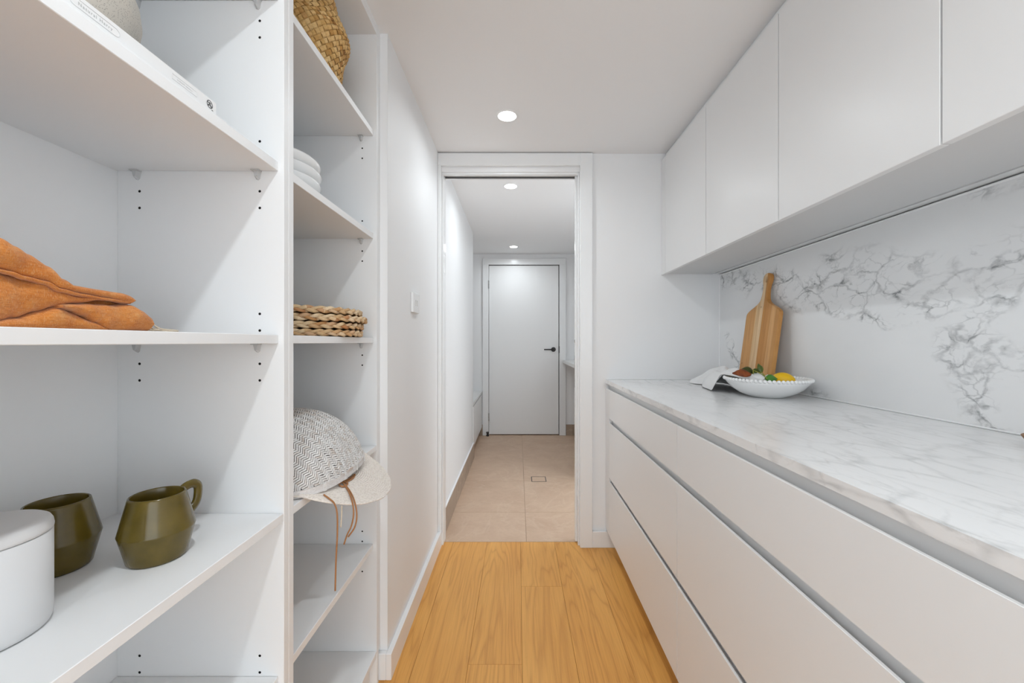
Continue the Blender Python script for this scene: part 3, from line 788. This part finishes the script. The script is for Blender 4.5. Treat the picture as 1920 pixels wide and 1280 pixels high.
# braided placemats
zs = 1.129
def placemat_mesh(R=.149, nper=12, seed=0):
    bm = bmesh.new(); lay = bm.verts.layers.float.new('tint'); rnd = random.Random(seed)
    N = nper * 30
    for k in range(3):
        pts = []; ts = []
        for i in range(N):
            th = 2 * PI * i / N; ph = nper * th + 2 * PI * k / 3
            rr = R + .008 + .0042 * math.sin(2 * ph); zz = .0088 + .0052 * math.sin(ph)
            pts.append(Vector((rr * math.cos(th), rr * math.sin(th), zz)))
        vals = [rnd.random() for _ in range(nper * 2 + 1)]
        tube(bm, pts, [.0044 + .0006 * math.sin(nper * 2 * PI * i / N * 2 + k) for i in range(N)], 8, closed=True, flat=.8,
             tint=lambda i, vals=vals: vals[int(i / 15) % len(vals)], up=(0, 0, 1))
    rim = bpy.data.meshes.new('braided_rim'); bm.normal_update(); bm.to_mesh(rim); bm.free()
    bm = bmesh.new(); lay = bm.verts.layers.float.new('tint'); pr = [(0, .003)]
    rr = .006
    pr2 = []
    for k in range(12):
        r0 = .005 + k * .0122
        for q in range(6): a = PI * q / 5; pr.append((r0 + .0061 - .0061 * math.cos(a) + .0, .009 + .0055 * math.sin(a)))
    lathe(bm, [(0, .004), (.151, .004)], 60); lathe(bm, [(max(r_, 1e-5), z_) for r_, z_ in pr], 60)
    for v_ in bm.verts: v_[lay] = .3 + .3 * random.random()
    dsc = bpy.data.meshes.new('coiled_centre'); bm.normal_update(); bm.to_mesh(dsc); bm.free()
    for m_ in (rim, dsc): m_.materials.append(MAT['braid_straw'])
    return rim, dsc
rim, dsc = placemat_mesh()
mats = [(-.6105, 1.115, .3, 'bottom one of four stacked braided straw placemats'), (-.609, 1.117, 1.4, 'second from the bottom of four stacked braided straw placemats'),
        (-.600, 1.121, 2.5, 'third from the bottom of four stacked braided placemats, sticking out farthest'), (-.611, 1.112, 4.0, 'top one of four stacked braided straw placemats')]
for k, (x, y, a, lb) in enumerate(mats):
    r = empty('placemat', (x, y, zs + .0012 + .0194 * k), a); tag(r, lb, 'placemat', 'round braided placemats in a stack')
    obj('braided_rim', rim, None, r, True); obj('coiled_centre', dsc, None, r, True)

# sun visor hat, its ties and the bamboo dome on top
zs = .7805
r = empty('sun_visor', (-.52, 1.03, zs)); tag(r, 'pale straw sun visor with leather ties hanging over the shelf edge', 'hat')
def visor_pt(rad, a):
    x = -.52 + rad * math.cos(a); y = 1.03 + rad * math.sin(a)
    over = max(0, x + .462)
    z = zs + .0075 - .46 * over + .0018 * math.sin(rad * 2 * PI / .0048) * .5
    return Vector((x, y, z))
bm = bmesh.new(); lay = bm.verts.layers.float.new('tint')
def brim(s_, t):
    a = 2 * PI * t
    R_ = .177 + .020 * math.cos(a + 1.05)
    R_ = min(R_, .255 / max(.2, -math.cos(a))) if math.cos(a) < 0 else R_
    return visor_pt(.065 + (R_ - .065) * s_, a)
sheet(bm, brim, 110, 90)
bmesh.ops.remove_doubles(bm, verts=bm.verts, dist=1e-5)
for v_ in bm.verts:
    rad = math.hypot(v_.co.x + .52, v_.co.y - 1.03); v_[lay] = .5 + .5 * math.sin(rad * 2 * PI / .0048)
o = part(r, 'brim', bm, 'paper_braid', True)
m = o.modifiers.new('thick', 'SOLIDIFY'); m.thickness = .0022; m.offset = 1
bm = bmesh.new(); lathe(bm, [(.066, .004), (.070, .02), (.071, .05), (.069, .05), (.067, .02), (.064, .004)], 48, -.545, 1.03, zs + .006)
o = part(r, 'head_band', bm, 'paper_braid', True)
def over_brim(u, v, lift=.004):
    Y = .9
    for _ in range(60):
        x = (u - U0) * Y / F; z = zs + .0095 + lift - .46 * max(0, x + .462)
        Y = .5 * Y + .5 * (CH - z) * F / (v - V0)
    return at(u, v, Y)
def tie(name, pts, rad=.0017, mat='leather', flat=1.0):
    bm = bmesh.new(); tube(bm, smooth_pts([over_brim(*p) if len(p) == 2 else at(*p) for p in pts], 8), rad, 8, flat=flat); part(r, name, bm, mat, True)
def hang(u, v, u0=632, v0=950):
    Y = over_brim(u0, v0).y - .004; return (u, v, Y)
tie('leather_tie', [(607, 927), (618, 935), (627, 944), hang(632, 962), hang(632.5, 1000), hang(630, 1050), hang(628.5, 1107)])
tie('leather_tie', [(641, 902), (652, 918), (660, 938), hang(663, 962, 660, 945), hang(659, 985, 660, 945), hang(651, 1002, 660, 945), hang(645, 1020, 660, 945)])
tie('leather_tie', [(643, 904), (656, 920), (665, 940), hang(669, 966, 665, 945), hang(665, 988, 665, 945), hang(653, 1006, 665, 945)])
tie('leather_tie', [(634, 907), (645, 903), (652, 907), (643, 912), (636, 909)], .0020)
tie('leather_tie', [(641, 904), (655, 897), (665, 889), (662, 896), (650, 903)], .0020)
tie('cord_end', [hang(641, 948, 641, 945), hang(640.5, 964, 641, 945), hang(639, 988, 641, 945)], .0014, 'fringe_cream')

r = empty('woven_dome', (-.600, 1.005, zs + .012)); tag(r, 'whitewashed woven bamboo food cover resting on the sun visor', 'food cover')
AX, AY, NE, HD = .183, .187, 2.7, .150
def s_norm(p, q): return (abs(p / AX) ** NE + abs(q / AY) ** NE) ** (1 / NE)
def dome_pt(p, q):
    s_ = min(1.0, s_norm(p, q)); return Vector((p, q, HD * max(0, 1 - s_ ** 2.4) ** .62))
def dome_n(p, q):
    e = .002
    a = dome_pt(p + e, q) - dome_pt(p - e, q); b = dome_pt(p, q + e) - dome_pt(p, q - e)
    n = a.cross(b)
    return n.normalized() if n.length > 1e-9 else Vector((0, 0, 1))
def polar(s_, a):
    c_, d_ = math.cos(a), math.sin(a); k = s_ / ((abs(c_ / AX) ** NE + abs(d_ / AY) ** NE) ** (1 / NE)); return c_ * k, d_ * k
bm = bmesh.new()
def shell(s_, t):
    q = 1 - (1 - s_) ** 1.8
    p_ = polar(q, 2 * PI * t); return dome_pt(*p_) - Vector((0, 0, .0016))
sheet(bm, shell, 26, 72)
o = obj('shade_liner', bm, 'weave_shadow', r, True)  # liner added under the strips, interior shade put into its dark colour
# arc-length table down the dome so that strips keep one length on the steep sides
def arc_tab(a, n=160):
    L_, out, prev = 0, [(0, 0)], dome_pt(*polar(0, a))
    for i in range(1, n + 1):
        s_ = 1 - (1 - i / n) ** 2.2
        p = dome_pt(*polar(s_, a)); L_ += (p - prev).length; prev = p; out.append((L_, s_))
    return out
TABS = [arc_tab(2 * PI * i / 120) for i in range(120)]
def s_of(L_, a):
    tb = TABS[int(round(a / (2 * PI) * 120)) % 120]
    if L_ >= tb[-1][0]: return None
    lo, hi = 0, len(tb) - 1
    while hi - lo > 1:
        m_ = (lo + hi) // 2
        if tb[m_][0] <= L_: lo = m_
        else: hi = m_
    (l0, s0), (l1, s1) = tb[lo], tb[hi]
    return s0 + (s1 - s0) * (L_ - l0) / (l1 - l0 + 1e-9)
def geo(p, q):
    """lay a flat weave (p,q) over the dome by azimuthal arc length"""
    L_ = math.hypot(p, q); a = math.atan2(q, p) % (2 * PI); s_ = s_of(L_, a)
    if s_ is None: return None
    x, y = polar(s_, a); return x, y
bm = bmesh.new(); lay = bm.verts.layers.float.new('tint'); random.seed(11)
CW, PT = .0125, .0058
for i in range(-22, 23):
    for j in range(-50, 51):
        qc, pc = i * CW, j * PT
        sl = .62 if i % 2 else -.62
        t = random.random(); top_, bot = [], []; ok = True
        w2, l2 = PT * .37, CW * .53
        for (dq, dp) in ((-l2, -w2), (0, -w2), (l2, -w2), (l2, w2), (0, w2), (-l2, w2)):
            g2 = geo(pc + dp + sl * dq, qc + dq)
            if g2 is None: ok = False; break
            P_ = dome_pt(*g2); n = dome_n(*g2); mid = .0022 if dq == 0 else .0006
            a_ = bm.verts.new(P_ + n * mid); a_[lay] = t; top_.append(a_)
        if not ok: continue
        bm.faces.new(top_)
o = obj('woven_strips', bm, 'bamboo_wash', r); o['kind'] = 'stuff'
m = o.modifiers.new('thick', 'SOLIDIFY'); m.thickness = .0008; m.offset = 1
bm = bmesh.new(); lay = bm.verts.layers.float.new('tint'); N = 120; ring = []
for i in range(N):
    a = 2 * PI * i / N; x, y = polar(1, a); n = Vector((x, y, 0)).normalized()
    vs4 = []
    for (dr, dz) in ((-.001, -.002), (.004, -.002), (.004, .013), (-.001, .013)):
        q = bm.verts.new(Vector((x, y, dz)) + n * dr); q[lay] = .5 + .5 * mnoise.noise(Vector((a * 3, dz * 40, 1))); vs4.append(q)
    ring.append(vs4)
for i in range(N):
    a, b = ring[i], ring[(i + 1) % N]
    for k in range(4): m_ = (k + 1) % 4; bm.faces.new((a[k], b[k], b[m_], a[m_]))
obj('rim_band', bm, 'bamboo_rim', r)
bm = bmesh.new()
for i in range(0, 18):
    a = 2 * PI * (i + .3) / 18; x, y = polar(1, a); n = Vector((x, y, 0)).normalized(); tg = Vector((-n.y, n.x, 0))
    M_ = Matrix.Translation(Vector((x, y, .0055)) + n * .0018) @ Matrix((tg, n, Vector((0, 0, 1)))).transposed().to_4x4()
    k0 = len(bm.verts); box(bm, -.004, .004, -.0045, .0035, -.0085, .0085, .0005); bm.verts.ensure_lookup_table()
    bmesh.ops.transform(bm, matrix=M_, verts=bm.verts[k0:])
obj('rim_binding', bm, 'bamboo_wash', r)['kind'] = 'stuff'
r.rotation_euler = (math.radians(2.2), math.radians(1.0), 0)

# ================================================================== on the worktop
zt = .9103
# cutting board leaning on the splashback
def board_mesh():
    cu = bpy.data.curves.new('board', 'CURVE'); cu.dimensions = '2D'; cu.fill_mode = 'BOTH'; cu.extrude = .0068; cu.bevel_depth = .0022; cu.bevel_resolution = 2
    half = smooth_pts([(.1143, .262, 0), (.1143, .318, 0), (.108, .335, 0), (.085, .349, 0), (.050, .365, 0), (.026, .382, 0), (.0165, .405, 0), (.0130, .435, 0), (.0150, .452, 0), (.0205, .468, 0), (.0218, .482, 0), (.0180, .495, 0), (.0095, .5025, 0), (0, .504, 0)], 5)
    half = [Vector((.113, .0022, 0)), Vector((.1143, .004, 0))] + half
    pts = half + [Vector((-p.x, p.y, 0)) for p in reversed(half[:-1])]
    hole = [Vector((.0108 * math.cos(2 * PI * k / 24), .477 + .0142 * math.sin(2 * PI * k / 24), 0)) for k in range(24)]
    for ps in (pts, hole):
        s_ = cu.splines.new('POLY'); s_.points.add(len(ps) - 1); s_.use_cyclic_u = True
        for q, p in zip(s_.points, ps): q.co = (p.x, p.y, 0, 1)
    o = bpy.data.objects.new('board_tmp', cu); COL.objects.link(o); bpy.context.view_layer.update()
    me = bpy.data.meshes.new_from_object(o.evaluated_get(bpy.context.evaluated_depsgraph_get()))
    bpy.data.objects.remove(o); bpy.data.curves.remove(cu); return me
cb = obj('cutting_board', board_mesh(), 'board_wood'); cb.data.materials.clear(); cb.data.materials.append(MAT['board_wood'])
tag(cb, 'paddle-shaped wooden cutting board leaning on the splashback', 'cutting board')
lean = math.radians(7.8)
ex = Vector((0, -1, 0)); ey = Vector((math.sin(lean), 0, math.cos(lean))); ez = ex.cross(ey)
cb.matrix_world = Matrix.Translation(Vector((1.0240, 1.733, zt + .002))) @ Matrix((ex, ey, ez)).transposed().to_4x4()

# beaded fruit bowl
r = empty('fruit_bowl', (.935, 1.50, zt)); tag(r, 'wide white bowl with a beaded rim holding lemons on the worktop', 'bowl')
obj('body', lathe(bmesh.new(), [(0, .0015), (.050, .0015), (.052, 0), (.057, 0), (.061, .002), (.090, .014), (.117, .033), (.135, .053), (.142, .066), (.139, .068), (.131, .059), (.112, .039), (.086, .020), (.055, .010), (0, .008)], 96), 'white_ceramic', r, True)
bm = bmesh.new(); NB = 64
for k in range(NB):
    a = 2 * PI * k / NB
    bmesh.ops.create_uvsphere(bm, u_segments=10, v_segments=7, radius=.0066, matrix=Matrix.Translation((.1405 * math.cos(a), .1405 * math.sin(a), .0665)))
obj('beaded_rim', bm, 'white_ceramic', r, True)['kind'] = 'stuff'

def lemon(p, ang, tilt, label):
    bm = bmesh.new(); N = 18; prof = []
    for k in range(N + 1):
        t = -1 + 2 * k / N; rr = .0275 * math.sqrt(max(0, 1 - t * t)) ** .92
        z = .034 * t + .006 * (t ** 7)
        prof.append((rr if 0 < k < N else 0, z))
    lathe(bm, prof, 32)
    o = obj('lemon', bm, 'lemon_skin', smooth=True); o.location = p; o.rotation_euler = (PI / 2 + tilt, 0, ang); tag(o, label, 'lemon', 'lemons in the beaded bowl')
lemon((.968, 1.455, zt + .066), math.radians(60), .1, 'yellow lemon at the right side of the beaded bowl')
lemon((.922, 1.535, zt + .060), math.radians(100), -.1, 'yellow lemon half hidden by leaves in the beaded bowl')

r = empty('citrus_sprig', (.92, 1.47, zt + .08)); tag(r, 'leafy citrus sprig with green and rust leaves lying in the bowl', 'sprig')
def leaf(u, v, Y, L_, W_, du, dv, mat, cup=.006, roll=0.0):
    """leaf blade: base at pixel-derived point, axis given by a direction in the picture plane turned into the scene"""
    p = at(u, v, Y); ax = (at(u + du, v + dv, Y + .02) - p).normalized()
    nrm = Vector((-.35, -.8, .55)); nrm = (Matrix.Rotation(roll, 3, ax) @ (nrm - ax * nrm.dot(ax))).normalized(); sd = ax.cross(nrm)
    def fn(s_, t):
        w_ = W_ * math.sin(PI * min(1, s_ ** .85)) ** .9 * (t - .5)
        return p + ax * (L_ * s_) + sd * w_ + nrm * (cup * (math.sin(PI * s_)) - 3.0 * cup * (t - .5) ** 2 + .0)
    bm = sheet(bmesh.new(), fn, 14, 6)
    o = part(r, 'leaf', bm, mat, True); m = o.modifiers.new('thick', 'SOLIDIFY'); m.thickness = .0007
leaf(1409, 701, 1.45, .062, .036, -40, -3, 'leaf_rust', .008, .2)
leaf(1414, 698, 1.47, .048, .036, -32, -5, 'leaf_dark', .008, -.1)
leaf(1411, 697, 1.46, .036, .018, 26, -8, 'leaf_green', .004, .3)
leaf(1428, 699, 1.44, .036, .020, -9, -26, 'leaf_green', .004, .2)
leaf(1436, 709, 1.405, .052, .030, 34, 2, 'leaf_fresh', .007, .2)
for pts in ([(1412, 694, 1.46), (1424, 699, 1.44), (1432, 704, 1.42), (1438, 710, 1.40)], [(1423, 692, 1.45), (1427, 697, 1.44), (1434, 704, 1.42)], [(1412, 692, 1.455), (1412.5, 698, 1.45), (1412, 701, 1.45)]):
    bm = bmesh.new(); tube(bm, smooth_pts([at(*p) for p in pts], 6), .0016, 7); part(r, 'stem', bm, 'stem_green', True)

# white napkin spilling from the bowl onto the worktop
r = empty('white_napkin', (.89, 1.74, zt)); tag(r, 'crumpled white linen napkin spilling from the beaded bowl', 'napkin')
path = smooth_pts([(.885, 1.415, .985), (.868, 1.470, .992), (.852, 1.545, .998), (.862, 1.62, .997), (.895, 1.71, .994), (.935, 1.80, .998), (.945, 1.88, .990), (.910, 1.945, .955), (.868, 1.995, .920)], 8)
wid = smooth_pts([(.050, 0, 0), (.056, 0, 0), (.075, 0, 0), (.115, 0, 0), (.165, 0, 0), (.185, 0, 0), (.160, 0, 0), (.110, 0, 0), (.045, 0, 0)], 8)
def napkin(s_, t):
    f = min(s_, .9999) * (len(path) - 1); i = int(f); p = path[i].lerp(path[i + 1], f - i); wv_ = wid[i].x + (wid[i + 1].x - wid[i].x) * (f - i)
    tg = (path[min(i + 1, len(path) - 1)] - path[max(i - 1, 0)]); tg.z = 0; tg.normalize(); sd = Vector((tg.y, -tg.x, 0))
    q = (t - .5) * 2
    arch = max(0, 1 - abs(q) ** 2.0) ** .72
    base = zt + .003
    on_bowl = max(0, min(1, (.152 - math.hypot(p.x - .935, p.y - 1.50)) / .03))
    zlow = base * (1 - on_bowl) + (p.z - .016) * on_bowl
    z = zlow + (p.z - zlow) * arch
    fold = (.0060 * math.sin(q * 8 + 13 * s_) + .0045 * math.sin(q * 15 - 7 * s_) + .008 * mnoise.noise(Vector((p.x * 22 + q * 2.1, p.y * 20, 4))) + .008 * mnoise.noise(Vector((q * 1.6 + 3, s_ * 6, 8)))) * (.35 + .65 * arch)
    side = sd * (q * wv_ / 2 * (1 - .12 * arch) + .014 * mnoise.noise(Vector((s_ * 8, q * 2, 2))))
    P_ = p + side; P_.z = max(base, z + fold)
    P_.x = min(P_.x, 1.000)
    if P_.y > YB - .02: P_.y = YB - .02
    return P_
o = part(r, 'cloth', sheet(bmesh.new(), napkin, 90, 40), 'white_linen', True)
m = o.modifiers.new('thick', 'SOLIDIFY'); m.thickness = .0016; m.offset = -1
m = o.modifiers.new('soft', 'SUBSURF'); m.levels = 1; m.render_levels = 1

# small wooden dish cut by the right frame edge
dd = obj('wooden_dish', lathe(bmesh.new(), [(0, 0), (.026, 0), (.034, .003), (.045, .013), (.0505, .0235), (.0495, .0245), (.044, .016), (.030, .007), (0, .0055)], 56), 'dish_wood', smooth=True)
dd.location = (1.018, .743, zt); tag(dd, 'small brown wooden dish on the worktop at the right edge', 'dish')
